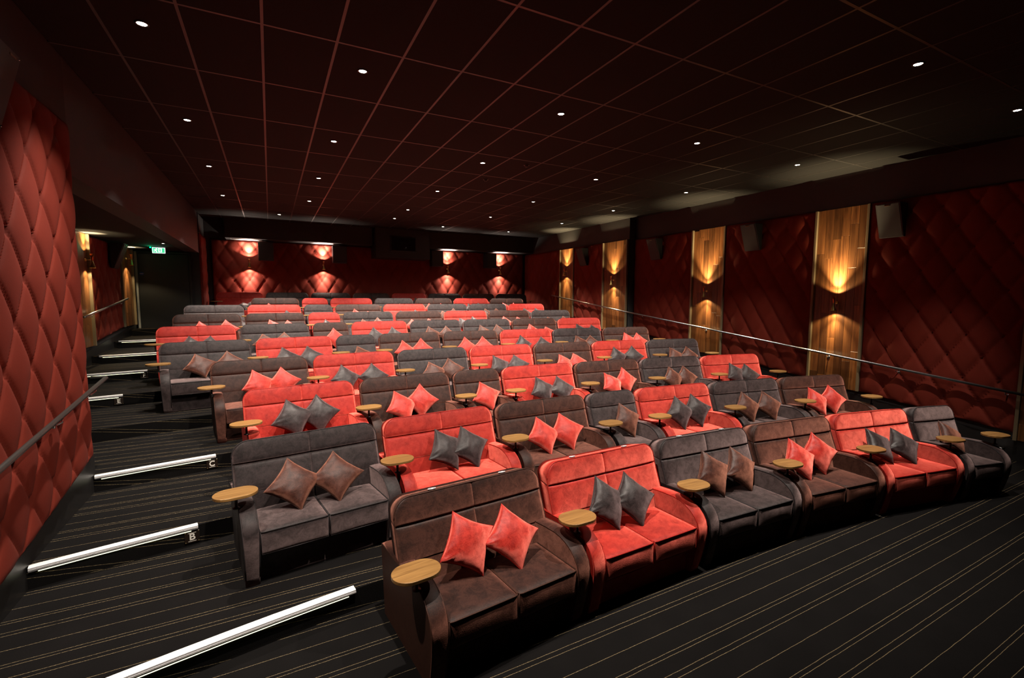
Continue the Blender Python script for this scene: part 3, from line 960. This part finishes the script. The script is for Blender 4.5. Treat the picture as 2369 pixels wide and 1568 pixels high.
def backrest_mesh(mat, smat, hw, double):
    r = 0.125
    z0, z1 = 0.560, RB_TOP
    zs = []
    for t in range(41):
        zs.append(z0 + (z1 - z0) * t / 40.0)
    zs += [0.785 + d for d in (-0.02, -0.012, -0.007, -0.003, 0.0, 0.003, 0.007, 0.012, 0.02)]
    zs += [z1 - r * (1 - math.sin(a * PI / 20)) for a in range(0, 11)]
    zs = sorted(set(round(z, 5) for z in zs))
    us = [-1 + 2 * i / 44.0 for i in range(45)]
    us += [d / hw for d in (-0.012, -0.006, -0.003, 0.003, 0.006, 0.012)] if double else []
    us = sorted(set(round(u, 5) for u in us))
    V, F = [], []
    def halfw(z):
        if z <= z1 - r: return hw
        t = (z - (z1 - r)) / r
        return hw - r + r * math.sqrt(max(0.0, 1 - t * t)) + 0.0
    m = len(us)
    for z in zs:
        w = halfw(min(z, z1))
        for u in us:
            x = u * w
            y = face_y(z)
            edge = min(hw - abs(x), z - z0 + 0.02, math.inf)
            edge = min(w - abs(x), z1 - z, z - z0)
            puff = 0.016 * (1 - math.exp(-max(edge, 0) / 0.05))
            g = 0.0
            if abs(x) < hw - 0.004:
                g += 0.018 * math.exp(-((z - 0.785) / 0.006) ** 2) + 0.006 * math.exp(-((z - 0.785) / 0.022) ** 2)
            if double:
                g += 0.006 * math.exp(-(x / 0.005) ** 2) + 0.004 * math.exp(-(x / 0.03) ** 2)
            V.append((x, y - puff + g, z))
    nz = len(zs)
    nf = len(V)
    # rear face, lower at the back edge
    for z in zs:
        w = halfw(min(z, z1)) - 0.02
        for u in us:
            V.append((u * w, face_y(z) + 0.185 - 0.02 * (z - z0), z - 0.045 * max(0.0, (z - 0.80) / (z1 - 0.80))))
    for j in range(nz - 1):
        for i in range(m - 1):
            a = j * m + i
            F.append((a, a + 1, a + m + 1, a + m))
            b = nf + a
            F.append((b, b + m, b + m + 1, b + 1))
    loop = [i for i in range(m)] + [j * m + m - 1 for j in range(1, nz)] + [(nz - 1) * m + i for i in range(m - 2, -1, -1)] + [j * m for j in range(nz - 2, 0, -1)]
    for i in range(len(loop)):
        a, b = loop[i], loop[(i + 1) % len(loop)]
        F.append((a, nf + a, nf + b, b))
    # lower part between the arms
    lo = hw - 0.115
    zl = [0.36 + (0.565 - 0.36) * t / 8.0 for t in range(9)]
    b0 = len(V)
    for z in zl:
        for u in us:
            x = u * lo
            g = 0.006 * math.exp(-(x / 0.006) ** 2) if double else 0
            V.append((x, face_y(z) - 0.014 + g, z))
    for j in range(len(zl) - 1):
        for i in range(m - 1):
            a = b0 + j * m + i
            F.append((a, a + 1, a + m + 1, a + m))
    b1 = len(V)
    V += [(-lo, 0.16, 0.0), (lo, 0.16, 0.0), (lo, 0.2, 0.562), (-lo, 0.2, 0.562)]
    F.append((b1, b1 + 3, b1 + 2, b1 + 1))
    me = mk('backrest', V, F, mat, True)
    # piping round the front edge
    P = []
    for z in zs:
        if z <= z1 - r + 1e-6: P.append((-hw, face_y(z) + 0.001, z))
    for a in range(0, 13):
        an = a / 12 * PI / 2
        P.append((-hw + r - r * math.cos(an), face_y(z1 - r + r * math.sin(an)) + 0.001, z1 - r + r * math.sin(an)))
    P2 = P + [(-x, y, z) for x, y, z in reversed(P)]
    pip = tube_mesh('piping', P2, 0.0045, smat, 6)
    return me, pip

ARM_PROF = [(0.30, 0.0), (0.30, 0.535), (0.285, 0.552), (0.10, 0.562), (-0.08, 0.575), (-0.22, 0.590), (-0.34, 0.596), (-0.41, 0.588), (-0.47, 0.570), (-0.525, 0.542), (-0.568, 0.505), (-0.598, 0.462), (-0.613, 0.41), (-0.615, 0.35), (-0.605, 0.27), (-0.585, 0.17), (-0.560, 0.07), (-0.545, 0.0)]

def arm_mesh(mat, smat, hw, side):
    t = 0.113
    V, F = [], []
    n = len(ARM_PROF)
    rows = [(0.0, 0.007), (0.002, 0.002), (0.007, 0.0), (0.5, -0.003), (0.993, 0.0)]
    cols = [(0.0, 0.010), (0.003, 0.003), (0.010, 0.0), (t / 2, -0.004), (t - 0.010, 0.0), (t - 0.003, 0.003), (t, 0.010)]
    cy_, cz_ = -0.15, 0.2
    for (dx, inset) in cols:
        for (y, z) in ARM_PROF:
            d = Vector((y - cy_, z - cz_))
            d.normalize()
            yy, zz = y - d.x * inset, max(0.0, z - d.y * inset)
            if z == 0: zz = 0.0
            x = hw - t + dx
            if dx > t / 2 and zz < 0.42: x -= 0.015 * (1 - zz / 0.42) * (dx / t)
            V.append((side * x, yy, zz))
    m = len(cols)
    for i in range(m - 1):
        for j in range(n):
            l = (j + 1) % n
            F.append((i * n + j, i * n + l, (i + 1) * n + l, (i + 1) * n + j))
    F.append(tuple(range(n)))
    F.append(tuple((m - 1) * n + j for j in range(n)))
    bm = bmesh.new()
    tmp = mk('arm', V, F, mat)
    bm.from_mesh(tmp)
    me = bm_mesh('arm', bm, mat, True)
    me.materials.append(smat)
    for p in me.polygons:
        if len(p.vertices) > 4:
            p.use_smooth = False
            if p.center.x * side > hw - t * 0.5: p.material_index = 1  # outer face of the same velvet, shaded by its sheenless copy
    V, F = [], []
    for dx in (0.002, t - 0.002):
        pts = []
        for (y, z) in ARM_PROF[2:-1]:
            x = hw - t + dx
            if dx > t / 2 and z < 0.42: x -= 0.015 * (1 - z / 0.42) * (dx / t)
            pts.append((side * x, y + (0.003 if y < -0.4 else 0), z - 0.003))
        add_tube(V, F, pts, 0.0038, 6)
    return me, mk('piping', V, F, smat, True)

def cushion_mesh(mat, smat, x0, x1):
    cx_, hx = (x0 + x1) / 2, (x1 - x0) / 2 - 0.002
    yc, hy = -0.345, 0.262
    zc, hz = 0.340, 0.092
    V, F = [], []
    def fn(p):
        u, v = (p.x - cx_) / hx, (p.y - yc) / hy
        if p.z > zc:
            p.z += 0.016 * max(0, 1 - u * u) * max(0, 1 - v * v) - 0.012 * (v + 1) / 2
        if v < -0.9: p.y -= 0.010 * max(0, 1 - u * u) * max(0, 1 - ((p.z - zc) / hz) ** 2)
        return p
    rounded_box(V, F, (cx_, yc, zc), (hx, hy, hz), 0.022, 9, fn)
    me = mk('seat_cushion', V, F, mat, True)
    V, F = [], []
    zt = zc + hz - 0.004
    e = 0.004
    top = [(x0 + e, -0.10, zt - 0.012), (x0 + e, -0.35, zt - 0.005), (x0 + e, -0.585, zt), (x0 + 0.012, -0.602, zt), (x0 + 0.03, -0.606, zt)]
    top = top + [(x0 + (x1 - x0) * t, -0.606 - 0.004 * math.sin(PI * t), zt + 0.002 * math.sin(PI * t)) for t in (0.25, 0.5, 0.75)] + [(x0 + x1 - x, y, z) for x, y, z in reversed(top)]
    add_tube(V, F, top, 0.0048, 6)
    zb = zc - hz + 0.006
    add_tube(V, F, [(x0 + e + 0.004, -0.598, zt), (x0 + e + 0.003, -0.602, zc), (x0 + 0.010, -0.600, zb), (cx_, -0.606, zb), (x1 - 0.010, -0.600, zb), (x1 - e - 0.003, -0.602, zc), (x1 - e - 0.004, -0.598, zt)], 0.0042, 6)
    return me, mk('piping', V, F, smat, True)

# oval tray
def tray_meshes():
    L_, W_ = 0.302, 0.212
    pts = []
    r = W_ / 2
    s = (L_ - W_) / 2
    for a in range(17):
        an = -PI / 2 + PI * a / 16
        pts.append((s + r * math.cos(an), r * math.sin(an)))
    for a in range(17):
        an = PI / 2 + PI * a / 16
        pts.append((-s + r * math.cos(an), r * math.sin(an)))
    me = prism_mesh('tray_top', pts, 2, -0.011, 0.011, M['tray_wood'], 0.003)
    post = lathe_mesh('tray_post', [(0.0, -0.115), (0.026, -0.115), (0.026, -0.108), (0.011, -0.104), (0.011, -0.024), (0.045, -0.020), (0.045, -0.011), (0.0, -0.011)], M['black_metal'], 16)
    return me, post
TRAY_ME, POST_ME = tray_meshes()

SOFA = {}
def sofa_parts(col, double):
    key = (col, double)
    if key in SOFA: return SOFA[key]
    mat = M[col]
    hw = 0.615 if double else 0.356
    inn = hw - 0.115
    d = {}
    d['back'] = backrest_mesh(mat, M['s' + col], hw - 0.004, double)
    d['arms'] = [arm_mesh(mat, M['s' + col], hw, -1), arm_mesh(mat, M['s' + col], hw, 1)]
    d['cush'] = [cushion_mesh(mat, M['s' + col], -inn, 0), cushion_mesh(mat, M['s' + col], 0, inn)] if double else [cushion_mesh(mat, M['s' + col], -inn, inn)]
    d['base'] = box_mesh('base', -inn - 0.002, inn + 0.002, -0.50, 0.28, 0.0, 0.262, mat, 0.012, 2)
    d['hw'] = hw
    SOFA[key] = d
    return d

COLNAME = {'R': 'red', 'B': 'brown', 'C': 'charcoal'}
ROWNAME = ['front row', 'second row', 'third row', 'fourth row', 'fifth row', 'sixth row', 'seventh row', 'eighth row', 'ninth row', 'back row']
POSN = ['leftmost', 'second from left', 'third from left', 'fourth from left', 'fifth from left', 'sixth from left', 'seventh from left', 'eighth from left']
SEQ = ["BRCBRc", "CRBcRCB", "RBbRBCR", "BRCRBRC", "CRcBBRCB", "RCbRCCBR", "BBrCBRBC", "CRcBRCCR", "BrRCBRB", "RCCBRCBC"]
ring_me = None

def place(k, s):
    r = R0 + k * PY
    phi = PHI[k] + s / r
    return Vector((XC + r * math.sin(phi), YC + r * math.cos(phi), k * PZ)), -phi

sofa_frames = {}
for k, seq in enumerate(SEQ):
    s = 0.0
    prev = None
    for i, ch in enumerate(seq):
        double = ch.isupper()
        col = ch.upper()
        w = WL if double else WS
        if prev is not None: s += (prev + w) / 2
        prev = w
        loc, rz = place(k, s)
        d = sofa_parts(col, double)
        last = i == len(seq) - 1
        pos = 'rightmost' if last else POSN[i]
        root = empty('sofa' if double else 'armchair', loc, rz)
        tag(root, '%s velvet %s, %s in the %s of seats' % (COLNAME[col], 'two-seat sofa' if double else 'single armchair', pos, ROWNAME[k]), 'sofa' if double else 'armchair', 'velvet seats in curved rows')
        sofa_frames[(k, i)] = (loc, rz, d['hw'], pos, col, double)
        link('base', d['base'], root)
        for me, pip in d['arms']:
            a = link('arm', me, root)
            link('piping', pip, a)
        for me, pip in d['cush']:
            c = link('seat_cushion', me, root)
            link('piping', pip, c)
        b = link('backrest', d['back'][0], root)
        link('piping', d['back'][1], b)
        def tray(x):
            t = link('tray_top', TRAY_ME, root, (x, -0.425, 0.700))
            link('tray_post', POST_ME, t)
        rr = random.Random(k * 31 + i)
        tray(-d['hw'] - 0.012)
        if last: tray(d['hw'] + 0.012)
        if k == 0 and i < 3:
            if ring_me is None:
                ring_me = tube_mesh('number_ring', [(0.030 * math.cos(a * PI / 12), 0.019 * math.sin(a * PI / 12), 0) for a in range(24)], 0.0022, M['white_ring'], 6, True)
                disc_me = lathe_mesh('number_disc', [(0, 0.001), (0.018, 0.001), (0.018, -0.006)], M['plate'], 20)
            for q, xx in enumerate((-0.30, 0.30)):
                g = link('seat_number', disc_me, b, (xx, face_y(RB_TOP) + 0.045, RB_TOP - 0.004), (math.radians(-13), 0, 0))
                g.scale = (1.6, 1.05, 1)
                link('number_ring', ring_me, g, (0, 0, 0.002)).scale = (0.62, 0.95, 1)
                link('digit', text_mesh('digit', str(2 + i * 2 + q), 0.036, M['white_ring'], 0.0008), g, (0, 0, 0.003)).scale = (0.62, 0.95, 1)

# ------------------------------------------------------------------ scatter cushions
A = 0.168
def pillow_mesh(mat, smat, seed):
    rng = random.Random(seed)
    n = 22
    V, F = [], []
    offv = Vector((rng.uniform(-9, 9), rng.uniform(-9, 9), rng.uniform(-9, 9)))
    T = 0.074
    idx = {}
    def outline(u, v):
        x = A * u * (1 - 0.12 * (1 - v * v))
        z = A * v * (1 - 0.12 * (1 - u * u))
        return x, z
    for side in (-1, 1):
        for i in range(n + 1):
            for j in range(n + 1):
                u = math.sin((-1 + 2 * i / n) * PI / 2)
                v = math.sin((-1 + 2 * j / n) * PI / 2)
                x, z = outline(u, v)
                t = T * (max(0, 1 - u * u) * max(0, 1 - v * v)) ** 0.42
                p = Vector((x, 0, z)) * 9 + offv + Vector((0, side * 3, 0))
                wr = noise.noise(p) * 0.5 + noise.noise(p * 2.3) * 0.3
                # folds gathering towards the lower corner
                fold = math.sin((x - z) * 90 + 3 * noise.noise(p * 0.5)) * math.exp(-((x + A) ** 2 + (z + A) ** 2) / 0.014)
                wr2 = noise.noise(Vector((x * 26 + z * 8, side * 5, z * 7)) + offv)
                t += (0.013 * wr + 0.0045 * wr2 + 0.008 * fold) * min(1.0, t / 0.02)
                border = i in (0, n) or j in (0, n)
                if border and side == 1:
                    idx[(side, i, j)] = idx[(-1, i, j)]
                    continue
                idx[(side, i, j)] = len(V)
                V.append((x, side * t, z))
    for side in (-1, 1):
        for i in range(n):
            for j in range(n):
                q = (idx[(side, i, j)], idx[(side, i + 1, j)], idx[(side, i + 1, j + 1)], idx[(side, i, j + 1)])
                F.append(q if side == -1 else q[::-1])
    me = mk('cushion_cover', V, F, mat, True)
    P = []
    N = 14
    for i in range(N): P.append(outline(-1 + 2 * i / N, -1))
    for i in range(N): P.append(outline(1, -1 + 2 * i / N))
    for i in range(N): P.append(outline(1 - 2 * i / N, 1))
    for i in range(N): P.append(outline(-1, 1 - 2 * i / N))
    pip = tube_mesh('piping', [(x, 0, z) for x, z in P], 0.0042, smat, 6, True)
    return me, pip
PIL_ME = {}
for c in 'RBC':
    PIL_ME[c] = [pillow_mesh(M['p' + c], M['s' + c], 100 + ord(c) + 17 * v) for v in range(4)]
CUSH = {'B': 'R', 'R': 'C', 'C': 'B'}
# top corners of the cushions, (x along the seat, height above the tier)
TIPS = {
 0: {0: [(-.22, .84), (.18, .80)], 1: [(-.19, .83), (.13, .81)], 2: [(-.17, .85), (.22, .84)], 3: [(-.21, .82), (.16, .85)], 4: [(-.27, .82), (.14, .79)], 5: [(-.08, .82)]},
 1: {0: [(-.21, .80), (.17, .79)], 1: [(-.12, .83), (.17, .82)], 2: [(-.18, .80), (.14, .81)], 3: [(.01, .84)], 4: [(-.10, .85), (.18, .86)], 5: [(-.21, .83), (.17, .82)], 6: [(-.23, .82), (.16, .84)]},
 2: {0: [(-.19, .84), (.14, .86)], 1: [(-.22, .80), (.14, .86)], 2: [(-.02, .81)], 3: [(-.13, .81), (.24, .80)], 4: [(-.17, .79), (.19, .86)], 5: [(-.16, .83), (.14, .83)], 6: [(-.15, .84), (.18, .81)]},
 3: {0: [(-.13, .84), (.23, .85)], 1: [(-.24, .82), (.22, .81)], 2: [(-.14, .77), (.21, .81)], 3: [(-.24, .81), (.18, .80)], 4: [(-.17, .76), (.14, .77)], 5: [(-.22, .86), (.21, .87)], 6: [(-.19, .81), (.22, .82)]},
 4: {0: [(-.17, .79), (.26, .81)], 1: [(-.23, .82), (.17, .82)], 2: [(-.02, .77)], 3: [(-.20, .84), (.18, .87)], 4: [(-.19, .86), (.21, .86)], 5: [(-.20, .86), (.30, .81)], 6: [(-.12, .81), (.26, .81)], 7: [(-.13, .85), (.21, .84)]},
 5: {0: [(-.14, .80), (.19, .79)], 1: [(-.26, .79), (.13, .81)], 2: [(.03, .86)], 3: [(-.18, .85), (.23, .85)], 4: [(-.23, .84), (.20, .84)], 5: [(-.24, .84), (.20, .85)], 6: [(-.20, .84), (.24, .76)], 7: [(-.15, .82), (.28, .79)]},
 6: {0: [(-.16, .83), (.31, .85)], 1: [(-.15, .83), (.22, .81)], 2: [(.0, .81)], 3: [(-.18, .80), (.19, .84)], 4: [(-.24, .77), (.21, .78)], 5: [(-.23, .78), (.15, .82)], 6: [(-.23, .81), (.18, .79)], 7: [(-.17, .78), (.33, .80)]},
 7: {0: [(-.22, .77), (.15, .76)], 1: [(-.16, .78), (.25, .83)], 2: [(.05, .77)], 3: [(-.14, .85), (.22, .78)], 4: [(-.17, .79), (.27, .81)], 5: [(-.22, .77), (.14, .85)], 6: [(-.14, .83), (.22, .84)], 7: [(-.13, .84), (.26, .84)]},
 8: {0: [(-.20, .82), (.2, .79)], 1: [(.03, .79)], 3: [(-.2, .78), (.15, .80)], 4: [(-.2, .8), (.2, .8)], 5: [(-.15, .80), (.2, .82)], 6: [(-.2, .82), (.2, .82)]},
 9: {0: [(.05, .66), (.30, .70)], 4: [(-.2, .8), (.2, .82)], 6: [(-.2, .8), (.2, .8)], 7: [(-.1, .8), (.2, .8)]},
}
for k, row in TIPS.items():
    for i, tips in row.items():
        loc, rz, hw, pos, col, double = sofa_frames[(k, i)]
        pc = CUSH[col]
        for q, (tx, tz) in enumerate(tips):
            rr = random.Random(k * 97 + i * 13 + q)
            roll = math.radians((8 if q == 0 else 4) + rr.uniform(-7, 7))          # leans to the left at the top
            lean = math.radians(24 + rr.uniform(-4, 4))
            yaw = math.radians((rr.uniform(-4, 14) if q == 0 else rr.uniform(-16, 4)))
            hd = A * math.sqrt(2)
            flat = k == 9 and i == 0
            # vertical half extent has to bring the lower corner to the seat
            need = (tz - 0.428) / 2
            if need < hd * math.cos(lean): lean = math.acos(max(0.35, min(1.0, need / hd)))
            # diamond up-vector in local sofa space
            rot = Matrix.Rotation(yaw, 4, 'Z') @ Matrix.Rotation(-lean, 4, 'X') @ Matrix.Rotation(roll * -1.0, 4, 'Y') @ Matrix.Rotation(math.radians(45), 4, 'Y')
            tipv = rot @ Vector((A, 0, A)) if False else max((rot @ Vector((sx * A, 0, sz * A)) for sx in (-1, 1) for sz in (-1, 1)), key=lambda p: p.z)
            centre = Vector((tx, -0.100 + (tz - 0.8) * 0.3, tz)) - tipv
            root = empty('scatter_cushion', (0, 0, 0))
            root.matrix_world = Matrix.Translation(loc) @ Matrix.Rotation(rz, 4, 'Z') @ Matrix.Translation(centre) @ rot
            if double:
                lab = '%s velvet scatter cushion, %s one on the %s sofa of the %s' % (COLNAME[pc], 'left' if q == 0 else 'right', pos, ROWNAME[k])
            else:
                lab = '%s velvet scatter cushion alone on the single armchair of the %s' % (COLNAME[pc], ROWNAME[k])
            tag(root, lab, 'cushion', 'velvet scatter cushions')
            me, pip = PIL_ME[pc][(k + i * 3 + q) % 4]
            c = link('cover', me, root)
            link('piping', pip, c)

# ------------------------------------------------------------------ vent under the back bulkhead
vt = empty('air_vent', (0.0, 11.9, 4.07))
tag(vt, 'slim metal air vent under the bulkhead at the left of the back wall', 'vent')
link('frame', box_mesh('frame', -0.42, 0.42, -0.09, 0.09, -0.012, 0.0, M['door_trim'], 0.002), vt)
for q in range(5):
    link('slat', box_mesh('slat', -0.40, 0.40, -0.075 + q * 0.035, -0.062 + q * 0.035, -0.02, -0.012, M['door_trim']), vt)
